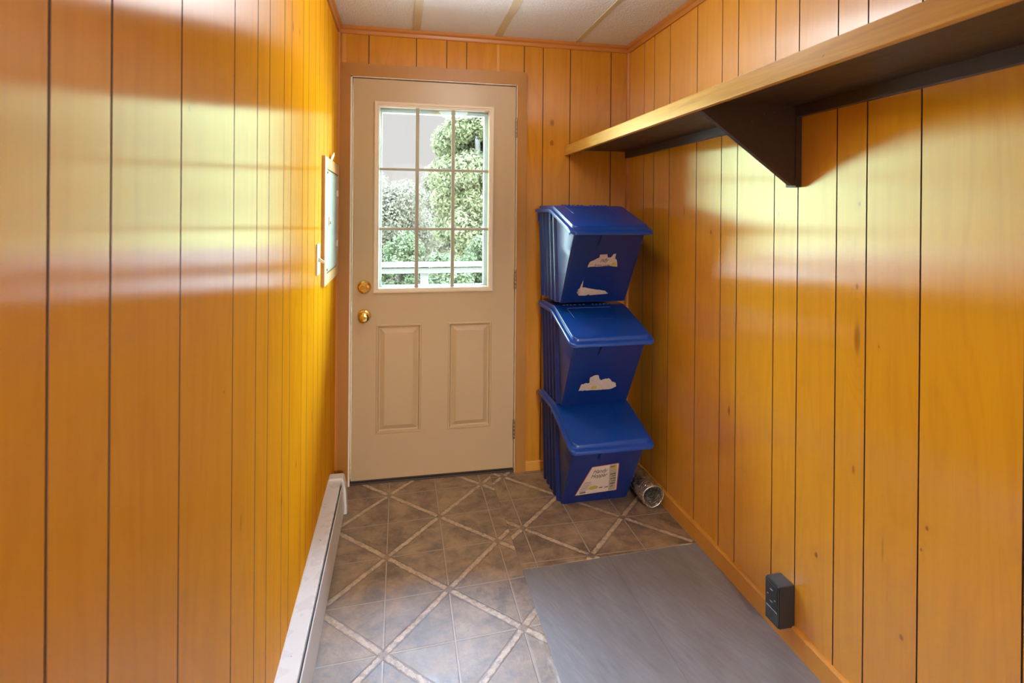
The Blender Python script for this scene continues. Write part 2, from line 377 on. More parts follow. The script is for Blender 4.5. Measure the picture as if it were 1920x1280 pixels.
# casing (mitred) as one trim piece per side
cy0, cy1 = YB-.018, YB
mb = MB()
def casing_piece(mb, pts):  # pts outer/inner quad in xz, bevelled on the room side
    (a, b_, c_, d_) = pts
    mb.loops([[(x_, cy1, z_) for x_, z_ in pts], [(x_, cy0+.003, z_) for x_, z_ in pts],
              [(x_*.96+.04*sum(q[0] for q in pts)/4 if False else x_, cy0, z_) for x_, z_ in pts]], smooth=False, cap0=True, cap1=True)
casing_piece(mb, [(XL+.0121, 0), (-.243, 0), (-.243, 2.030), (XL+.0121, 2.090)])
struct(mb.build('trim_9', M_casing), 'brown wooden casing left of the door', 'trim')
mb = MB(); casing_piece(mb, [(.597, 0), (.652, 0), (.648, 2.094), (.597, 2.030)]); struct(mb.build('trim_10', M_casing), 'brown wooden casing right of the door', 'trim')
M_casing_h = wood_panel('casing_wood_head', 'x', (.37, .155, .022), seed=8, rough=.45, aniso=0, streak=.4)
mb = MB(); casing_piece(mb, [(-.243, 2.030), (.597, 2.030), (.648, 2.094), (XL+.0121, 2.090)]); struct(mb.build('trim_11', M_casing_h), 'brown wooden casing above the door', 'trim')
# white jamb
mb = MB(); mb.box(DX0, -.235, YB-.012, YB+.12, 0, 2.034); mb.box(.595, DX1, YB-.012, YB+.12, 0, 2.034); mb.box(DX0, DX1, YB-.012, YB+.12, 2.026, 2.034)
mb.box(-.235,-.222, YB+.052, YB+.12, 0, 2.026); mb.box(.582,.595, YB+.052, YB+.12, 0, 2.026); mb.box(-.235,.595, YB+.052, YB+.12, 2.013, 2.026)
struct(mb.build('trim_12', M_plastic), 'white door jamb', 'trim')
mb = MB(); mb.box(DX0, DX1, YB-.004, YB+.16, 0, .012, bev=.003); struct(mb.build('trim_13', M_dark), 'dark door threshold', 'trim')

door = bpy.data.objects.new('door_1', None); COL.objects.link(door); door.location = (.595, YB, 0); door.empty_display_size = .05
struct(door, 'white half-glazed exterior door with nine panes', 'door')
fy, by = YB+.003, YB+.047
X0, X1, Z0, Z1 = -.231, .591, .022, 2.022
LX0, LX1, LZ0, LZ1 = -.103, .450, .978, 1.886        # glazed opening
PN = [(-.113, .112, .246, .795), (.246, .472, .246, .797)]
mb = MB()
xs = sorted({X0, X1, LX0, LX1, PN[0][0], PN[0][1], PN[1][0], PN[1][1]}); zs = sorted({Z0, Z1, LZ0, LZ1, .246, .796})
PN = [(a, b_, .246, .796) for a, b_, _, _ in PN]
for i in range(len(xs)-1):
    for j in range(len(zs)-1):
        mx_, mz_ = (xs[i]+xs[i+1])/2, (zs[j]+zs[j+1])/2
        inwin = LX0 < mx_ < LX1 and LZ0 < mz_ < LZ1
        inpan = any(a < mx_ < b_ and c_ < mz_ < d_ for a, b_, c_, d_ in PN)
        for yy in (fy, by):
            if inwin or (inpan and yy == fy): continue
            mb.face([(xs[i],yy,zs[j]), (xs[i+1],yy,zs[j]), (xs[i+1],yy,zs[j+1]), (xs[i],yy,zs[j+1])])
def ring(x0, x1, z0, z1, ins, y_): return [(x0+ins,y_,z0+ins),(x1-ins,y_,z0+ins),(x1-ins,y_,z1-ins),(x0+ins,y_,z1-ins)]
for q in PN:   # embossed panels: rim, cove, raised field
    mb.loops([ring(*q, 0, fy), ring(*q, .004, fy-.003), ring(*q, .009, fy-.003), ring(*q, .015, fy+.007), ring(*q, .020, fy+.008), ring(*q, .040, fy-.001), ring(*q, .043, fy-.002)], smooth=False, cap1=True)
mb.loops([ring(X0,X1,Z0,Z1,0,fy), ring(X0,X1,Z0,Z1,0,by)], smooth=False)
mb.loops([ring(LX0,LX1,LZ0,LZ1,0,fy), ring(LX0,LX1,LZ0,LZ1,0,by)], smooth=False)
bmesh.ops.remove_doubles(mb.bm, verts=mb.bm.verts, dist=1e-5)
part(mb, 'door_leaf', M_door, door)
mb = MB(); q = (LX0, LX1, LZ0, LZ1)   # moulded lite frame
mb.loops([ring(*q, -.026, fy+.001), ring(*q, -.026, fy-.008), ring(*q, -.021, fy-.012), ring(*q, -.013, fy-.012), ring(*q, -.010, fy-.008), ring(*q, -.006, fy-.009), ring(*q, -.001, fy-.004), ring(*q, .002, fy+.010), ring(*q, .002, fy+.018)], smooth=False)
lite = part(mb, 'window_frame', M_frm, door)
for k, (xa, xb) in enumerate(((.074, .093), (.2565, .2745))):
    mb = MB(); mb.prism([(xa, fy+.006), (xa+.002, fy+.003), (xb-.002, fy+.003), (xb, fy+.006), (xb, fy+.012), (xa, fy+.012)], 'z', LZ0, LZ1); part(mb, 'muntin', M_muntin, door)
for za, zb in ((1.5685, 1.5825), (1.268, 1.2815)):
    mb = MB(); mb.prism([(fy+.0065, za), (fy+.0035, za+.002), (fy+.0035, zb-.002), (fy+.0065, zb), (fy+.0115, zb), (fy+.0115, za)], 'x', LX0, LX1); part(mb, 'muntin', M_muntin, door)
mb = MB(); mb.box(LX0+.001, LX1-.001, fy+.020, fy+.0225, LZ0+.001, LZ1-.001); part(mb, 'glass_pane', M_glass, door)
# outer frame, a little smaller than the inner one
M_outer = flat('outer_frame_vinyl', (.42, .48, .45), .6, var=.03)
mb = MB(); q = (LX0+.011, LX1-.020, LZ0+.008, LZ1-.022)
mb.loops([ring(*q, -.040, fy+.046), ring(*q, -.040, fy+.058), ring(*q, 0, fy+.058), ring(*q, 0, fy+.030), (ring(LX0, LX1, LZ0, LZ1, .0, fy+.030))], smooth=False)
part(mb, 'outer_frame', M_outer, door)
M_lab = flat('faded_label', (.50, .44, .26), .6, var=.5, scale=180)
mb = MB(); mb.box(.150, .206, fy+.0285, fy+.0298, LZ1-.019, LZ1-.010); part(mb, 'sticker', M_lab, door, 'tiny faded tan sticker at the top of the glass')
mb = MB(); mb.box(X0+.002, X1-.002, fy+.004, by-.004, .0125, .022); part(mb, 'door_sweep', M_dark, door, 'dark strip under the door')
# deadbolt
mb = MB(); mb.lathe([(.034,0),(.034,.004),(.031,.009),(.024,.012),(.0,.0125)], (-.172, fy, .985), (0,-1,0), 40)
db = part(mb, 'deadbolt', M_brass, door, 'brass deadbolt thumb-turn', 10)
mb = MB(); mb.loops([[(-.172+a*.020, fy-.012-d, .983+c_*.0085) for a, c_ in ((-1,.2),(-.8,1),(0,.75),(.8,1),(1,.2),(.8,-1),(0,-.75),(-.8,-1))] for d in (0,.014,.021)], smooth=False, cap1=True)
part(mb, 'thumb_turn', M_brassd, db)
# knob
mb = MB(); mb.lathe([(.033,0),(.033,.004),(.029,.010),(.018,.013)], (-.171, fy, .842), (0,-1,0), 40)
kr = part(mb, 'door_knob', M_brass, door, 'polished brass door knob', 10)
mb = MB(); mb.lathe([(.011,.012),(.011,.024),(.019,.030),(.0255,.040),(.027,.050),(.025,.058),(.018,.0635),(.0095,.065)], (-.171, fy, .842), (0,-1,0), 40, caps=False)
mb.lathe([(.0095,.065),(.0085,.068),(.0,.068)], (-.171, fy, .842), (0,-1,0), 24); part(mb, 'knob_ball', M_brass, kr, None, 28)
mb = MB(); mb.box(-.1735, -.1685, fy-.0715, fy-.067, .836, .848, bev=.001); part(mb, 'lock_button', M_bronze, kr)
mb = MB(); mb.box(-.2352, -.2335, fy-.004, fy+.012, .80, .865); part(mb, 'strike_plate', M_bronze, door)
for zc in (1.805, 1.015, .228):
    mb = MB(); cx_ = .5935
    for k in range(5): mb.lathe([(.0055,0),(.0062,.001),(.0062,.0185),(.0055,.0195)], (cx_, fy-.0125, zc-.05+k*.02), (0,0,1), 14)
    mb.box(cx_+.001, cx_+.0035, fy-.012, fy+.002, zc-.05, zc+.05)
    part(mb, 'hinge', M_bronze, door, 'metal door hinge')

# ------------------------------------------------------------------ baseboard heater
M_enamel = flat('heater_enamel', (.72, .71, .69), .28, var=.03, scale=9, coat=.2)
m, nt, b = new_mat('heater_cover_enamel'); N = NB(nt); p = N.pos()
sp = N.smooth(N.noise(p, 26, 3, .7), .69, .72, 0, .75)
N.put(b.inputs['Base Color'], N.mix(sp, N.mix(N.noise(p, 8, 3, .5), C4(.70,.69,.67), C4(.75,.74,.72)), C4(.28,.26,.24)))
N.put(b.inputs['Roughness'], N.map(N.noise(p, 14, 3, .6), .3, .7, .24, .34)); M_cover = m
M_slot = flat('dark_slot', (.03, .025, .022), .7)
HY0, HY1 = -.6, 2.575
heater = empty('baseboard_heater', (-.27, 1.5, 0), 'long white metal baseboard heater on the floor along the left wall', 'heater')
mb = MB(); mb.prism([(XL, .01), (XL+.003, .01), (XL+.003, .160), (XL, .160)], 'y', HY0, HY1); part(mb, 'back_plate', M_enamel, heater)
mb = MB(); mb.prism([(XL+.003, .1575), (-.2505, .1575), (-.2490, .1560), (-.2488, .1400), (-.2505, .1400), (-.2510, .1545), (XL+.003, .1545)], 'y', HY0, HY1-.01)
part(mb, 'top_cover', M_cover, heater)
mb = MB(); mb.prism([(-.2440, .1490), (-.2415, .1500), (-.2400, .1480), (-.2330, .030), (-.2370, .018), (-.2385, .018), (-.2355, .030), (-.2425, .1450)], 'y', HY0, HY1-.01)
part(mb, 'front_panel', M_enamel, heater)
mb = MB(); mb.box(XL+.004, -.2440, HY0+.02, HY1-.02, .045, .132); part(mb, 'heating_core', M_slot, heater)
mb = MB()
prof = [(XL+.001, 0), (-.2235, 0), (-.2255, .045), (-.2300, .115), (-.2395, .160), (-.2440, .1665), (XL+.001, .1665)]
mb.prism(prof, 'y', 2.552, 2.600); bmesh.ops.bevel(mb.bm, geom=[e for e in mb.bm.edges if abs(e.verts[0].co.y-e.verts[1].co.y) > .01], offset=.003, segments=2, affect='EDGES')
part(mb, 'end_cap', M_enamel, heater)
# the gap between cap and panel reads dark
# ------------------------------------------------------------------ electrical panel in its wooden frame, switch, paper tag
M_gray = flat('grey_panel_paint', (.40, .46, .46), .35, var=.04, scale=9)
M_frame = wood_panel('panel_frame_wood', 'y', (.56, .30, .10), seed=9, rough=.35, aniso=0, streak=.5)
M_ivory = flat('ivory_plastic', (.72, .63, .44), .35, var=.03)
bp = empty('breaker_panel', (XL, 2.5, 1.3), 'grey electrical breaker panel in a wooden frame on the left wall by the door', 'electrical panel')
fx = XL+.012
mb = MB()
def fr_piece(pts): mb.loops([[(XL, y_, z_) for y_, z_ in pts], [(fx, y_, z_) for y_, z_ in pts]], smooth=False, cap0=True, cap1=True)
A = (2.285, 2.785, 1.058, 1.582); I = (2.350, 2.745, 1.102, 1.535)
for pts in ([(A[0],A[2]),(I[0],I[2]),(I[0],I[3]),(A[0],A[3])], [(A[1],A[2]),(I[1],I[2]),(I[1],I[3]),(A[1],A[3])], [(A[0],A[2]),(A[1],A[2]),(I[1],I[2]),(I[0],I[2])], [(A[0],A[3]),(A[1],A[3]),(I[1],I[3]),(I[0],I[3])]): fr_piece(pts)
part(mb, 'frame', M_frame, bp)
mb = MB(); mb.box(XL, XL+.004, I[0], I[1], I[2], I[3]); part(mb, 'trim_plate', M_gray, bp)
mb = MB(); mb.box(XL+.0045, XL+.010, I[0]+.012, I[1]-.004, I[2]+.006, I[3]-.006, bev=.0015); pd = part(mb, 'door', M_gray, bp)
mb = MB(); mb.box(XL+.010, XL+.0135, 2.42, 2.47, 1.30, 1.335, bev=.001); lt = part(mb, 'latch', M_plastic, pd)
mb = MB(); mb.box(XL+.0136, XL+.0145, 2.43, 2.46, 1.305, 1.318); part(mb, 'latch_slot', M_slot, pd)
for zc in (1.445, 1.21):
    mb = MB(); mb.box(XL+.010, XL+.0165, 2.70, 2.73, zc-.014, zc+.014, bev=.001); part(mb, 'hinge', M_plastic, pd)
for zc in (1.52, 1.118):
    mb = MB(); mb.lathe([(.005,0),(.005,.002),(.0,.003)], (XL+.010, 2.372, zc), (1,0,0), 12); part(mb, 'screw', M_slot, pd)
mb = MB(); tagpts = [(2.50,1.5825),(2.555,1.5825),(2.575,1.612),(2.545,1.622),(2.515,1.606)]
mb.loops([[(XL+.003+(z_-1.58)*.28, y_, z_) for y_, z_ in tagpts], [(XL+.0055+(z_-1.58)*.28, y_, z_) for y_, z_ in tagpts]], smooth=False, cap0=True, cap1=True)
tag(mb.build('paper_tag', flat('white_paper', (.8,.78,.74), .7)), 'small white paper scrap tucked on top of the breaker panel frame', 'paper')
sw = empty('light_switch', (XL, 2.17, 1.178), 'ivory toggle light switch on the left wall beside the breaker panel', 'light switch')
mb = MB(); mb.box(XL, XL+.006, 2.135, 2.205, 1.120, 1.237, bev=.0018); part(mb, 'switch_plate', M_ivory, sw)
mb = MB(); mb.loops([[(XL+.005+a, 2.170+b_*w_, 1.178+c_*h_-a*.55) for b_, c_ in ((-1,-1),(1,-1),(1,1),(-1,1))] for a, w_, h_ in ((0,.006,.011),(.004,.0055,.007),(.022,.0045,.0045),(.024,.003,.003))], smooth=False, cap0=True, cap1=True)
part(mb, 'toggle', M_ivory, sw)
for zc in (1.208, 1.148):
    mb = MB(); mb.lathe([(.0035,0),(.003,.0012),(.0,.0015)], (XL+.006, 2.170, zc), (1,0,0), 10); part(mb, 'screw', M_bronze, sw)

# ------------------------------------------------------------------ wall shelf
M_shelfw = wood_panel('shelf_edge_wood', 'y', (.60, .31, .085), seed=17, rough=.36, aniso=0, streak=.0)
m, nt, b = new_mat('shelf_fascia_wood'); N = NB(nt); p = N.pos(); x, y, z = N.sep(p)
g = N.noise(N.comb(N.math('MULTIPLY', x, 60), N.math('MULTIPLY', y, 3.5), N.math('MULTIPLY', z, 70)), 1, 5, .6, .5)
nails = N.smooth(N.noise(N.comb(0, N.math('MULTIPLY', y, 26), N.math('MULTIPLY', z, 50)), 1, 1, .5), .76, .79, 0, .6)
c = N.mix(N.map(g, .3, .7, 0, 1), C4(.66,.38,.07), C4(.48,.25,.04)); c = N.mix(nails, c, C4(.14,.07,.03))
N.put(b.inputs['Base Color'], c); b.inputs['Roughness'].default_value = .36; M_fascia = m
m, nt, b = new_mat('dark_stained_board'); N = NB(nt); p = N.pos(); x, y, z = N.sep(p)
g = N.noise(N.comb(N.math('MULTIPLY', x, 50), N.math('MULTIPLY', y, 10), N.math('MULTIPLY', z, 50)), 1, 5, .65, .4)
sp = N.smooth(N.noise(p, 70, 2, .6), .735, .765, 0, .35)
c = N.mix(g, C4(.030,.017,.012), C4(.072,.046,.033)); c = N.mix(sp, c, C4(.25,.22,.2))
N.put(b.inputs['Base Color'], c); N.put(b.inputs['Roughness'], N.map(g, .2, .8, .38, .55)); M_stain = m
sh = empty('wall_shelf', (XR, 1.2, 1.69), 'long wooden wall shelf with dark underside and triangular bracket, high on the right wall', 'shelf')
SY0 = -.9
mb = MB(); mb.box(.880, XR, SY0, YB, 1.700, 1.720); part(mb, 'shelf_board', [M_stain], sh, 'dark stained shelf board')
mb = MB(); mb.box(.861, .880, SY0, YB, 1.670, 1.720, bev=.0015); part(mb, 'front_edge', M_fascia, sh, 'light wooden front edge strip')
# triangular bracket
BYa, BYb = 1.495, 1.513
mb = MB(); tri = [(.8805, 1.6999), (XR-.02, 1.6999), (XR-.02, 1.452), (XR-.032, 1.452), (.8805, 1.672)]
mb.prism([(x_, z_) for x_, z_ in tri], 'y', BYa, BYb); br = part(mb, 'bracket', M_stain, sh, 'dark triangular bracket')
mb = MB(); mb.box(XR-.02, XR, BYa-.004, BYb+.024, 1.447, 1.6999, bev=.001); part(mb, 'wall_strip', M_stain, br)
mb = MB(); mb.box(XR-.02, XR, SY0, BYa-.0042, 1.664, 1.6999, bev=.001); part(mb, 'cleat', M_stain, sh)
mb = MB(); mb.box(XR-.02, XR, BYb+.0242, YB, 1.664, 1.6999, bev=.001); part(mb, 'cleat', M_stain, sh)

# ------------------------------------------------------------------ black surface outlet
M_black = flat('black_plastic', (.020, .020, .022), .32, var=.15)
M_blackg = flat('black_face_plastic', (.028, .030, .036), .25, var=.1)
M_steel = flat('bright_contact', (.75, .74, .72), .3, 1)
ot = empty('power_outlet', (XR, 1.535, .13), 'black surface-mounted range outlet box low on the right wall', 'outlet')
ox, oy0, oy1, oz0, oz1 = 1.166, 1.503, 1.568, .064, .196
mb = MB(); mb.box(ox+.004, XR-.0005, oy0, oy1, oz0, oz1, bev=.003); ob = part(mb, 'outlet_box', M_black, ot)
mb = MB(); mb.box(ox, ox+.004, oy0+.002, oy1-.002, oz0+.002, oz1-.002, bev=.0015); face = part(mb, 'face_plate', M_blackg, ot)
mb = MB(); mb.box(ox-.0015, ox+.001, oy0+.006, oy1-.006, oz0+.052, oz1-.008, bev=.0008); part(mb, 'receptacle', M_black, face)
yc, zc = (oy0+oy1)/2, oz0+.092
for dy, dz, w_, h_ in ((.017, .002, .003, .014), (-.017, -.002, .003, .014), (0, .018, .011, .004), (0, -.019, .011, .004)):
    mb = MB(); mb.box(ox-.0019, ox-.0012, yc+dy-w_/2, yc+dy+w_/2, zc+dz-h_/2, zc+dz+h_/2); part(mb, 'slot', M_slot, face)
    mb = MB(); mb.box(ox-.0024, ox-.0014, yc+dy-max(w_,.006)/2, yc+dy+max(w_,.006)/2, zc+dz-h_/2-.0035, zc+dz-h_/2-.0012); part(mb, 'contact', M_steel, face)
mb = MB(); mb.lathe([(.0028,0),(.0028,.0006)], (ox-.0013, yc, zc), (-1,0,0), 12); part(mb, 'screw', M_slot, face)
mb = MB(); mb.box(ox-.0008, ox+.0005, oy0+.008, oy1-.008, oz0+.045, oz0+.0465); part(mb, 'seam_line', M_steel, face)

# ------------------------------------------------------------------ flexible foil duct
m, nt, b = new_mat('crinkled_foil'); N = NB(nt); p = N.pos()
f = N.noise(p, 40, 4, .6, .8)
N.put(b.inputs['Base Color'], N.mix(f, C4(.62,.59,.54), C4(.90,.88,.84)))
b.inputs['Metallic'].default_value = 1; N.put(b.inputs['Roughness'], N.map(f, .3, .7, .38, .2))
N.put(b.inputs['Normal'], N.bump(N.noise(p, 90, 3, .6, 1.0), .6, .006)); M_foil = m
mb = MB(); rr = random.Random(3); rows = []; L = .40; NS = 110; SEG = 48
p0 = Vector((1.153, 2.338, .0575)); p1 = Vector((1.150, 2.745, .0575)); axd = (p1-p0).normalized()
jit = [[rr.uniform(-1, 1) for _ in range(SEG)] for _ in range(NS+1)]
def ductrow(i, base, outer=True):
    s_ = i/NS; c_ = p0.lerp(p1, s_) + Vector((.006*math.sin(s_*5), 0, 0)); row = []
    for k in range(SEG):
        a = 2*PI*k/SEG; r_ = base + .0026*math.sin(2*PI*(s_*26)+a) + .0011*jit[i][k] + .0016*math.sin(3*a+s_*14)
        r_ *= 1 + .025*math.sin(2*a+1+s_*4)
        z_ = c_.z + r_*math.sin(a); row.append((c_.x + r_*math.cos(a), c_.y, max(.0036, z_)))
    return row
outer = [ductrow(i, .0515) for i in range(NS+1)]; inner = [ductrow(i, .0465) for i in range(NS+1)]
mb.loops([inner[-1]] + outer[::-1] + inner, smooth=True)
tag(mb.build('flexible_duct', M_foil), 'crinkled silver foil duct lying on the floor between the bins and the right wall', 'duct')

# ------------------------------------------------------------------ blue stacking bins
m, nt, b = new_mat('blue_plastic'); N = NB(nt); p = N.pos()
N.put(b.inputs['Base Color'], N.mix(N.noise(p, 14, 4, .6), C4(.0015,.018,.145), C4(.002,.023,.18)))
b.inputs['Roughness'].default_value = .34; b.inputs['Specular IOR Level'].default_value = .55
N.put(b.inputs['Normal'], N.bump(N.noise(p, 500, 2, .5), .05, .002)); M_blue = m
m, nt, b = new_mat('blue_lid_plastic'); N = NB(nt); p = N.pos()
N.put(b.inputs['Base Color'], N.mix(N.noise(p, 11, 4, .6), C4(.004,.045,.27), C4(.006,.055,.32)))
b.inputs['Roughness'].default_value = .30; b.inputs['Specular IOR Level'].default_value = .55; M_lid = m
M_clip = flat('bright_blue_plastic', (.006, .07, .50), .35, var=.05)
M_torn = flat('torn_paper_label', (.52, .45, .40), .75, var=.22, scale=120)
M_labw = flat('label_paper', (.66, .58, .50), .5, var=.06, scale=40)
M_labstrip = flat('label_picture_strip', (.40, .35, .25), .5, var=.25, scale=260)
M_labred = flat('label_red_edge', (.42, .08, .07), .5)
M_ink = flat('label_ink', (.10, .055, .05), .6)
M_yel = flat('label_yellow', (.50, .40, .06), .5, var=.2, scale=300)

def prof_z(y):   # rim height along the depth
    if y >= .075: return .433
    return .433 - (.075 - y) * (.099 / .301)
def prof_s(y):   # rounded bend
    return (prof_z(y-.014) + 2*prof_z(y) + prof_z(y+.014)) / 4
def bin_body(parent):
    mb = MB(); a = .163; right = []
    # side stations: (bottom y, top y, outward offset): smooth triangle, then vertical ribs
    st = [(0.000, -.200, -.012), (.0015, -.197, -.005), (.005, -.190, 0), (.020, .045, 0)]
    n = 5
    for k in range(n):
        for f_, o_ in ((0.04, -.001), (.22, .010), (.42, .013), (.62, .010), (.80, -.001), (.90, -.004)):
            t = (k + f_)/n; st.append((.022 + .270*t, .052 + .268*t, o_))
    st += [(.294, .322, -.003), (.299, .327, -.012)]
    NR = 9; rows = []
    for r_ in range(NR):
        q = r_/(NR-1); row = []
        for (yb_, yt_, o_) in st:
            ztop = prof_z(yt_) ; y_ = yb_ + (yt_-yb_)*q; row.append((a + .006*q + o_, y_, ztop*q))
        rows.append(row + [(-x_, y_, z_) for x_, y_, z_ in row[::-1]])
    R = mb.loops(rows, smooth=True, cap0=True)
    return part_local(mb, 'bin_body', M_blue, parent, 38)
def part_local(mb, name, mats, parent, ang=None, label=None):
    o = mb.build(name, mats, parent, smooth_angle=ang)
    if label: o['label'] = label
    return o
def lid_stations():
    y0, y1, rc = -.226, .329, .028; hw = .197; st = []
    for k in range(7):
        a = PI/2*k/6; st.append((y0 + rc*(1-math.sin(a)) if False else y0 + rc*(1-math.cos(a)), hw - rc*(1-math.sin(a))))
    for y_ in (-.15,-.10,-.05,0,.03,.045,.055,.062,.068,.075,.082,.088,.095,.105,.13,.18,.24,.285): st.append((y_, hw))
    for k in range(7):
        a = PI/2*(6-k)/6; st.append((y1 - rc*(1-math.cos(a)), hw - rc*(1-math.sin(a))))
    return st
def bin_lid(parent):
    mb = MB(); st = lid_stations(); yc_ = .0515; hl = .2775
    def loop(ins, dz):
        s_ = 1 - ins/hl
        L_ = [(-(w_*(1-ins/.197)), yc_+(y_-yc_)*s_, prof_s(yc_+(y_-yc_)*s_)+dz) for y_, w_ in st]
        return L_ + [(-x_, y_, z_) for x_, y_, z_ in L_[::-1]]
    R = mb.loops([loop(.022, -.008), loop(.003, -.012), loop(0, -.009), loop(0, .001), loop(.0025, .0045), loop(.005, .0055), loop(.0145, .006), loop(.0165, .0075), loop(.0175, .0170), loop(.0195, .0200), loop(.024, .0212)], smooth=True)
    top = R[-1]; n = len(st)
    for i in range(n-1): mb.face((top[i], top[i+1], top[2*n-2-i], top[2*n-1-i]), 0, True)
    bot = R[0]
    for i in range(n-1): mb.face((bot[i+1], bot[i], bot[2*n-1-i], bot[2*n-2-i]), 0, True)
    lid = part_local(mb, 'lid', M_lid, parent, 32)
    ZT = .0212
    # raised outline of the hopper flap, squiggly embossed lettering, hinge knuckles
    mb = MB()
    def bar(x0, y0, x1, y1, w_=.0025, h_=.0022):
        d = Vector((x1-x0, y1-y0)); d.normalize(); nx, ny = -d.y*w_/2, d.x*w_/2
        def P(x_, y_, dz): return (x_, y_, prof_s(y_)+ZT+dz)
        for s0 in range(4):
            u0, u1 = s0/4, (s0+1)/4; xa, ya, xb, yb2 = x0+(x1-x0)*u0, y0+(y1-y0)*u0, x0+(x1-x0)*u1, y0+(y1-y0)*u1
            A_ = [P(xa-nx,ya-ny,-.001), P(xa-nx*.6,ya-ny*.6,h_), P(xa+nx*.6,ya+ny*.6,h_), P(xa+nx,ya+ny,-.001)]
            B_ = [P(xb-nx,yb2-ny,-.001), P(xb-nx*.6,yb2-ny*.6,h_), P(xb+nx*.6,yb2+ny*.6,h_), P(xb+nx,yb2+ny,-.001)]
            mb.loops([A_, B_], smooth=False, closed=True, cap0=True, cap1=True)
    bar(-.125, .048, .095, .048, .006, .003); bar(.095, .048, .088, -.075, .003); bar(-.125, .048, -.118, -.04, .003)
    part_local(mb, 'flap_outline', M_lid, lid)
    mb = MB(); rr = random.Random(5)
    x_ = -.062
    while x_ < .062:
        hgt = rr.choice((.006, .008, .011)); bar(x_, -.062, x_+.002, -.062+hgt, .0016, .0012); bar(x_+.001, -.062+hgt*.8, x_+.005, -.060, .0014, .0012); x_ += .0075
    part_local(mb, 'embossed_lettering', M_lid, lid)
    for x0 in (-.135, -.118, -.100, -.08, -.055, -.035, .012, .03, .05, .07, .09):
        mb = MB(); mb.box(x0, x0+.011, .0785, .0865, .433+ZT-.002, .433+ZT+.0035, bev=.001); part_local(mb, 'hinge_knuckle', M_lid, lid)
    return lid
ND = Vector((0, -.3425, -.2)).normalized(); SD = Vector((0, -.2, .3425)).normalized()
def face_pt(s_, t_, off=.0):   # point on the sloping front
    # body front leans from (0,0,0) to (0,-.2,.334)
    return Vector((s_, 0, 0)) + SD*t_ + ND*off
def face_poly(mb, pts, off, mi=0, thick=.0006):
    A_ = [face_pt(s_, t_, off) for s_, t_ in pts]; B_ = [face_pt(s_, t_, off-thick) for s_, t_ in pts]
    va = [mb.bm.verts.new(q) for q in A_]; vb = [mb.bm.verts.new(q) for q in B_]
    f = mb.face(va, mi); n = len(pts)
    for k in range(n): mb.face((va[k], vb[k], vb[(k+1)%n], va[(k+1)%n]), mi)
    if f: bmesh.ops.triangulate(mb.bm, faces=[f])
def ragged(pts, amp=.0022, n=4, seed=1):   # torn paper edge
    rr = random.Random(seed); out = []
    for (a, b_), (c_, d_) in zip(pts, pts[1:]+pts[:1]):
        for k in range(n):
            t = k/n; j = 0 if k == 0 else amp
            out.append((a+(c_-a)*t+rr.uniform(-j, j)*.7, b_+(d_-b_)*t+rr.uniform(-j, j)))
    return out
def make_bin(loc, yaw, label):
    root = empty('storage_bin', loc, label, 'bin', 'blue lidded bins in the stack', yaw)
    bin_body(root); lid = bin_lid(root)
    # latch under the front lip
    mb = MB(); lp = [(-.045, .388), (.055, .388), (.060, .320), (-.050, .320)]
    va = [[face_pt(s_, t_, .001) for s_, t_ in lp], [face_pt(s_*.97, t_-.001 if t_ > .37 else t_+.002, .011) for s_, t_ in lp]]
    mb.loops(va, smooth=False, cap0=True, cap1=True); part_local(mb, 'latch', M_blue, root)
    # side clips
    for sx in (-1, 1):
        for (y0, z0, w_, h_) in ((.105, .385, .020, .045), (-.135, .320, .018, .045), (.300, .375, .022, .055)):
            mb = MB(); xx = .182 if y0 > 0 else .171
            mb.box(min(sx*xx, sx*(xx-.009)), max(sx*xx, sx*(xx-.009)), y0, y0+w_, z0, z0+h_, bev=.0015); part_local(mb, 'clip', M_clip, root, None, 'small bright blue side clip')
    return root
b0 = make_bin((.912, 2.457, .0028), math.radians(1.0), 'bottom blue lidded bin of the stack, with an intact printed label on its front')
b1 = make_bin((.908, 2.457, .463), math.radians(1.2), 'middle blue lidded bin of the stack, with one torn label low on its front')
b2 = make_bin((.896, 2.455, .944), math.radians(2.8), 'top blue lidded bin of the stack, with two torn label scraps on its front')
TA = [(-.072,.2015),(-.0711,.2154),(-.0659,.2326),(-.0486,.2404),(-.0332,.2516),(-.0278,.2543),(-.0224,.2526),(-.0276,.2709),(.008,.2728),(.0124,.259),(.0188,.2532),(.0305,.2554),(.0374,.2725),(.0501,.2746),(.0513,.2493),(.0622,.2387),(.0731,.2034),(.0659,.2036),(.0317,.2089),(-.0283,.2042),(-.0607,.2048)]
TB = [(-.0961,.0623),(-.0881,.0682),(-.0937,.0757),(-.085,.0828),(-.0819,.1069),(-.0771,.132),(-.0739,.0885),(-.0615,.0881),(-.0112,.0755),(.0145,.0722),(.0456,.065),(.0644,.0481),(.0334,.0455),(-.0286,.0414),(-.0339,.0466),(-.0511,.0397),(-.0823,.0409),(-.0759,.0493),(-.0816,.0618)]
TM = [(-.0991,.0938),(-.0911,.1362),(-.0553,.1425),(-.0577,.177),(-.0416,.1881),(-.0234,.1897),(-.0017,.1537),(.0153,.1617),(.0385,.1629),(.0581,.1391),(.0765,.1312),(.0843,.1081),(.0678,.0967),(.0117,.0921),(-.0454,.094)]
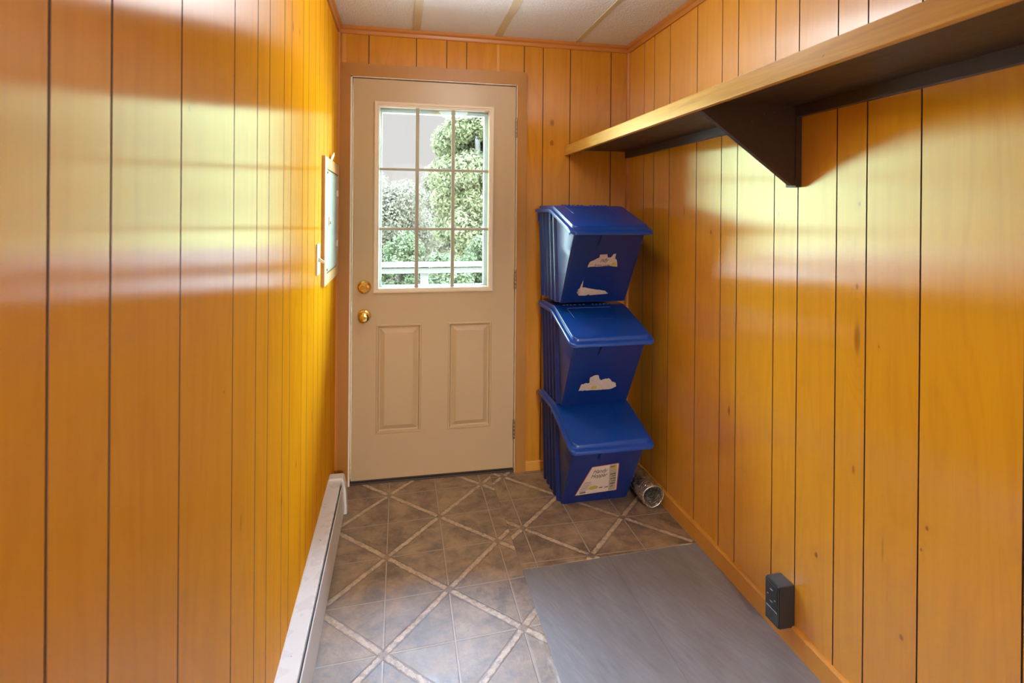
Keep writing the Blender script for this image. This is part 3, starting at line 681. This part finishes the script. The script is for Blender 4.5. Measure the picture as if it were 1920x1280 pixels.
def script_text(body, size, s_, t_, off, parent, mat, name, shear=.3, sx=1.0, rot=0.0):
    cu = bpy.data.curves.new(name, 'FONT'); cu.body = body; cu.size = size; cu.shear = shear; cu.extrude = .0002
    tmp = bpy.data.objects.new(name, cu); COL.objects.link(tmp)
    bpy.context.view_layer.update()
    me = bpy.data.meshes.new_from_object(tmp.evaluated_get(bpy.context.evaluated_depsgraph_get()))
    bpy.data.objects.remove(tmp)
    for v in me.vertices:
        a, c_ = v.co.x*sx, v.co.y; a, c_ = a*math.cos(rot)-c_*math.sin(rot), a*math.sin(rot)+c_*math.cos(rot)
        q = face_pt(s_+a, t_+c_, off+v.co.z); v.co = q
    me.materials.clear(); me.materials.append(mat)
    o = bpy.data.objects.new(name, me); COL.objects.link(o); o.parent = parent
    return o
mb = MB(); face_poly(mb, ragged(TA, .0012, 2), .0016); t1 = part_local(mb, 'sticker', M_torn, b2, None, 'torn paper label scrap')
mb = MB(); face_poly(mb, [(-.024,.2695),(.007,.2715),(.0075,.2730),(-.0275,.2712)], .0019); part_local(mb, 'red_edge', M_labred, t1)
mb = MB(); face_poly(mb, [(.038,.208),(.068,.208),(.064,.226),(.044,.226)], .0019); part_local(mb, 'yellow_print', M_yel, t1)
script_text('ndy', .034, -.018, .230, .002, t1, M_ink, 'lettering', sx=.75)
script_text('Extra Large', .016, -.04, .2085, .002, t1, M_ink, 'lettering', shear=0)
mb = MB(); face_poly(mb, ragged(TB, .0014, 2), .0016); part_local(mb, 'sticker', M_torn, b2, None, 'torn paper label scrap')
mb = MB(); face_poly(mb, ragged(TM, .0026, 5), .0016); t2 = part_local(mb, 'sticker', M_torn, b1, None, 'torn paper label scrap')
mb = MB(); face_poly(mb, [(-.042,.102),(-.012,.102),(-.014,.122),(-.036,.122)], .0019); part_local(mb, 'yellow_print', M_yel, t2)
HB = [(-.110,.0565),(-.066,.2565),(-.063,.2605),(.060,.2715),(.0645,.2675),(.0955,.0725),(.092,.068)]
HI = [(-.1065,.0590),(-.063,.2550),(-.061,.2572),(.0575,.2678),(.0608,.2650),(.0912,.0745),(.0885,.0715)]
mb = MB(); face_poly(mb, HB, .0014); face_poly(mb, HI, .0018, 1); st = part_local(mb, 'sticker', [M_labred, M_labw], b0, None, 'white printed label with a red edge')
mb = MB(); face_poly(mb, [(.0190,.2625),(.0545,.2655),(.0850,.0755),(.0525,.0725)], .0021); part_local(mb, 'picture_strip', M_labstrip, st)
script_text('Handy', .040, -.052, .212, .0022, st, M_ink, 'lettering', shear=.35, sx=.62, rot=.05)
script_text('Hopper', .040, -.056, .180, .0022, st, M_ink, 'lettering', shear=.35, sx=.60, rot=.05)
mb = MB(); rr = random.Random(11)
for k in range(7):
    t_ = .150 - .0105*k; s0 = -.084 - (t_-.15)*-.22 + .004
    face_poly(mb, [(s0, t_), (s0+.028+.02*rr.random(), t_+.001), (s0+.028, t_-.0016), (s0, t_-.0022)], .0022)
part_local(mb, 'fine_print', M_ink, st); mb = MB()
face_poly(mb, [(-.09,.069),(-.060,.0715),(-.061,.080),(-.088,.0775)], .0022)
for s0 in (.0, .028): part_local(mb, 'fine_print', M_ink, st); mb = MB(); face_poly(mb, [(s0,.098),(s0+.016,.100),(s0+.017,.106),(s0+.001,.104)], .0022)
part_local(mb, 'fine_print', M_ink, st)
mb = MB(); face_poly(mb, [(-.052,.098),(-.044,.118),(-.022,.121),(-.004,.112),(-.010,.098),(-.034,.092)], .0022)
part_local(mb, 'yellow_print', M_yel, st); mb = MB()
face_poly(mb, [(.034,.225),(.058,.228),(.055,.250),(.047,.258),(.044,.243),(.036,.236)], .0024); part_local(mb, 'yellow_print', M_yel, st)
mb = MB()
for (s0, t0, w_, h_) in ((.036,.192,.026,.008),(.045,.178,.02,.006),(.044,.158,.026,.008),(.052,.142,.02,.006),(.050,.120,.022,.010),(.056,.100,.010,.008),(.026,.246,.020,.008)):
    mb = MB(); face_poly(mb, [(s0,t0),(s0+w_,t0+h_*.5),(s0+w_,t0+h_*1.4),(s0,t0+h_*.7)], .0024); part_local(mb, 'picture_print', M_ink, st)

# ------------------------------------------------------------------ outdoors
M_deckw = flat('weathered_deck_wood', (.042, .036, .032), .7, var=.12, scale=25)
M_deckf = flat('painted_deck_boards', (.50, .47, .45), .6, var=.1, scale=25)
mb = MB(); mb.box(-2.6, 3.6, YB+.17, 5.42, -.16, -.12)
struct(mb.build('floor_deck', M_deckf), 'pale wooden deck outside the door', 'deck')
rl = empty('deck_railing', (.235, 5.3, -.12), 'pale wooden deck railing seen through the door window', 'railing')
mb = MB(); mb.box(-2.6, 3.6, 5.24, 5.38, .845, .883, bev=.004); part(mb, 'top_rail', M_deckw, rl)
mb = MB(); mb.box(-2.6, 3.6, 5.285, 5.325, .782, .832, bev=.003); part(mb, 'lower_rail', M_deckw, rl)
for xx in (-1.6, .235, 2.07):
    mb = MB(); mb.box(xx-.037, xx+.037, 5.33, 5.405, -.12, .844, bev=.004); part(mb, 'post', M_deckw, rl)
m, nt, b = new_mat('pale_gravel'); N = NB(nt); p = N.pos()
N.put(b.inputs['Base Color'], N.mix(N.noise(p, 3, 5, .7), C4(.34,.34,.29), C4(.48,.47,.42))); b.inputs['Roughness'].default_value = .9; M_grass = m
mb = MB(); rr = random.Random(2); G = 30
gv = [[mb.bm.verts.new((-28+60*i/G, -6+52*j/G if j else -6, -1.5+rr.uniform(-.06,.06))) for j in range(G+1)] for i in range(G+1)]
for i in range(G):
    for j in range(G): mb.face((gv[i][j], gv[i+1][j], gv[i+1][j+1], gv[i][j+1]), 0, True)
struct(mb.build('ground', M_grass), 'pale ground beyond the deck', 'ground')
def leaf_mat(name, lo, hi):
    m, nt, b = new_mat(name); N = NB(nt)
    at = nt.nodes.new('ShaderNodeAttribute'); at.attribute_name = 'tint'
    N.put(b.inputs['Base Color'], N.mix(at.outputs['Fac'], C4(*lo), C4(*hi))); b.inputs['Roughness'].default_value = .6
    b.inputs['Specular IOR Level'].default_value = .05
    tr = nt.nodes.new('ShaderNodeBsdfTranslucent'); N.put(tr.inputs[0], N.mix(at.outputs['Fac'], C4(*lo), C4(*hi)))
    mx = nt.nodes.new('ShaderNodeMixShader'); mx.inputs[0].default_value = .35
    out = [n for n in nt.nodes if n.type == 'OUTPUT_MATERIAL'][0]
    nt.links.new(b.outputs[0], mx.inputs[1]); nt.links.new(tr.outputs[0], mx.inputs[2]); nt.links.new(mx.outputs[0], out.inputs[0])
    return m
M_bark = flat('grey_bark', (.06, .05, .04), .9, var=.3, scale=20, bump=.5, bscale=40)
M_leafA = leaf_mat('pale_leaves', (.070,.075,.036), (.125,.112,.064))
M_leafB = leaf_mat('green_leaves', (.042,.060,.028), (.086,.088,.048))
M_leafC = leaf_mat('pinkish_leaves', (.066,.060,.040), (.102,.085,.060))
def tree(name, x, y, z0, rx, rz, zc, n, mat, label, seed, leaf=.044, cat='tree'):
    rr = random.Random(seed); root = empty(name, (x, y, z0), label, cat, None)
    mb = MB(); h_ = zc - z0
    rows = []
    for k in range(6):
        t = k/5; r_ = .05 + .09*rx*(1-t)*.6; rows.append([(x+.1*rx*math.sin(t*2+seed)+r_*math.cos(2*PI*q/8), y+r_*math.sin(2*PI*q/8), z0-.1+(h_+rz*.3)*t) for q in range(8)])
    mb.loops(rows, smooth=True, cap0=True, cap1=True); part(mb, 'trunk', M_bark, root)
    mb = MB(); clumps = []
    for k in range(70):
        d = Vector((rr.gauss(0,1), rr.gauss(0,1), rr.gauss(0,1))).normalized() * rr.uniform(.2, 1.0)**.5 * .76
        clumps.append((Vector((x+d.x*rx, y+d.y*rx, zc+d.z*rz)), rr.uniform(.20,.32)*rx, rr.uniform(-.18,.18)))
    for k in range(n):
        c_, r_, tb = rr.choice(clumps)
        d = Vector((rr.gauss(0,1), rr.gauss(0,1), rr.gauss(0,1))).normalized(); q = c_ + d*r_*rr.uniform(.55,1.05)
        nrm = (d + Vector((rr.gauss(0,.6), rr.gauss(0,.6), rr.gauss(.25,.6)))).normalized()
        e1 = nrm.orthogonal().normalized(); e1.rotate(Matrix.Rotation(rr.uniform(0, 6.28), 3, nrm)); e2 = nrm.cross(e1)
        s_ = leaf*rr.uniform(.6, 1.25); tn = min(1, max(0, .5+tb+rr.uniform(-.35,.35)))
        mb.face([q-e1*s_, q-e2*s_*.5+nrm*s_*.12, q+e1*s_, q+e2*s_*.5+nrm*s_*.12], 0, False, tn)
    part_o = mb.build('crown', mat, root, fix=False); part_o.matrix_parent_inverse = at0(root)
    return root
tree('leafy_tree', 1.52, 11.2, -1.5, 1.28, 3.3, 2.2, 110000, M_leafA, 'tall pale green tree filling the middle and right columns of door panes', 1)
tree('leafy_tree', -.60, 14.9, -1.5, 1.95, 2.15, .50, 70000, M_leafC, 'hazy pinkish tree low in the left column of door panes', 3)
tree('leafy_tree', 1.25, 18.6, -1.5, 1.25, 2.6, .95, 40000, M_leafC, 'hazy pale tree farthest back between the other two trees', 6)
for i, (x_, y_, rx, zc_, mt, lb) in enumerate((
        (-.66, 7.9, .50, .1, M_leafB, 'green bush nearest the railing in the lower left door pane'),
        (.06, 9.1, .52, .2, M_leafB, 'green bush set back behind the railing post in the lower door panes'),
        (.66, 7.9, .50, .0, M_leafB, 'green bush nearest the railing in the lower middle door pane'),
        (1.32, 9.1, .52, .25, M_leafB, 'green bush set back in the lower right door pane'))):
    tree('bush', x_, y_, -1.5, rx, 1.0, zc_, 22000, mt, lb, 20+i, .031, 'bush')

# ------------------------------------------------------------------ light
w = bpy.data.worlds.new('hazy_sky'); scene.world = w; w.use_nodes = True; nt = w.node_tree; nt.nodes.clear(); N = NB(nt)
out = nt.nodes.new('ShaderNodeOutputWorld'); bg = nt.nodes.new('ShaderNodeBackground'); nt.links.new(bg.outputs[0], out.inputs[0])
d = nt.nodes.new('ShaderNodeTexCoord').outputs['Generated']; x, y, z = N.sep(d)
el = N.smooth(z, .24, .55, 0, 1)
azm = N.math('DIVIDE', x, N.math('MAXIMUM', y, .05))            # sky kept dim ahead; brightness added to both sides to light the walls
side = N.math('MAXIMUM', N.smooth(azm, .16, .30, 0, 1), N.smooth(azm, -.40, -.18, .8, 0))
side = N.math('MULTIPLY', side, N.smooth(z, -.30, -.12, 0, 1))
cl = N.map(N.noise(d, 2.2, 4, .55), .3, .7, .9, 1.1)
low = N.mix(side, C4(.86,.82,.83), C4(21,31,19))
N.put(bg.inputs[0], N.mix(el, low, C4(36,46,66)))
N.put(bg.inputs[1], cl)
def lamp(name, kind, loc, energy, col, **kw):
    l = bpy.data.lights.new(name, kind); l.energy = energy; l.color = col
    for k, v in kw.items(): setattr(l, k, v)
    o = bpy.data.objects.new(name, l); COL.objects.link(o); o.location = loc; return o
lamp('ceiling_or_fill_lamp', 'POINT', (.36, 1.86, 2.12), 12.0, (.97, .98, 1), shadow_soft_size=.12)  # the ceiling lamp that casts the knob and shelf shadows
lamp('ceiling_or_fill_lamp', 'POINT', (.5, -3.2, 2.36), 440, (1, .97, .94), shadow_soft_size=.12)  # unseen lamp added behind the camera as fill light
sun = lamp('sun', 'SUN', (0, -5, 8), .6, (1, .93, .82), angle=.03); sun.rotation_euler = (math.radians(52), 0, math.radians(-28))

# ------------------------------------------------------------------ camera
cam = bpy.data.cameras.new('camera'); co = bpy.data.objects.new('camera', cam); COL.objects.link(co); scene.camera = co
F, YAW, PITCH, ROLL, V0 = 1027.02, .201532959, -.00204831700, .00824266420, 402.737648
fw = Vector((math.sin(YAW)*math.cos(PITCH), math.cos(YAW)*math.cos(PITCH), math.sin(PITCH))); r0 = Vector((math.cos(YAW), -math.sin(YAW), 0)); u0 = r0.cross(fw)
r1 = r0*math.cos(ROLL) + u0*math.sin(ROLL); u1 = u0*math.cos(ROLL) - r0*math.sin(ROLL)
co.matrix_world = Matrix(((r1.x, u1.x, -fw.x, 0), (r1.y, u1.y, -fw.y, 0), (r1.z, u1.z, -fw.z, H), (0, 0, 0, 1)))
cam.sensor_fit = 'HORIZONTAL'; cam.sensor_width = 36; cam.lens = F/1920*36; cam.shift_y = -(640-V0)/1920; cam.clip_start = .02
cam.dof.use_dof = True; cam.dof.focus_distance = 2.6; cam.dof.aperture_fstop = 6.3

vs = scene.view_settings; scene.display_settings.display_device = 'sRGB'
vs.view_transform = 'Standard'; vs.look = 'None'; vs.exposure = 0; vs.gamma = 1; vs.use_curve_mapping = False
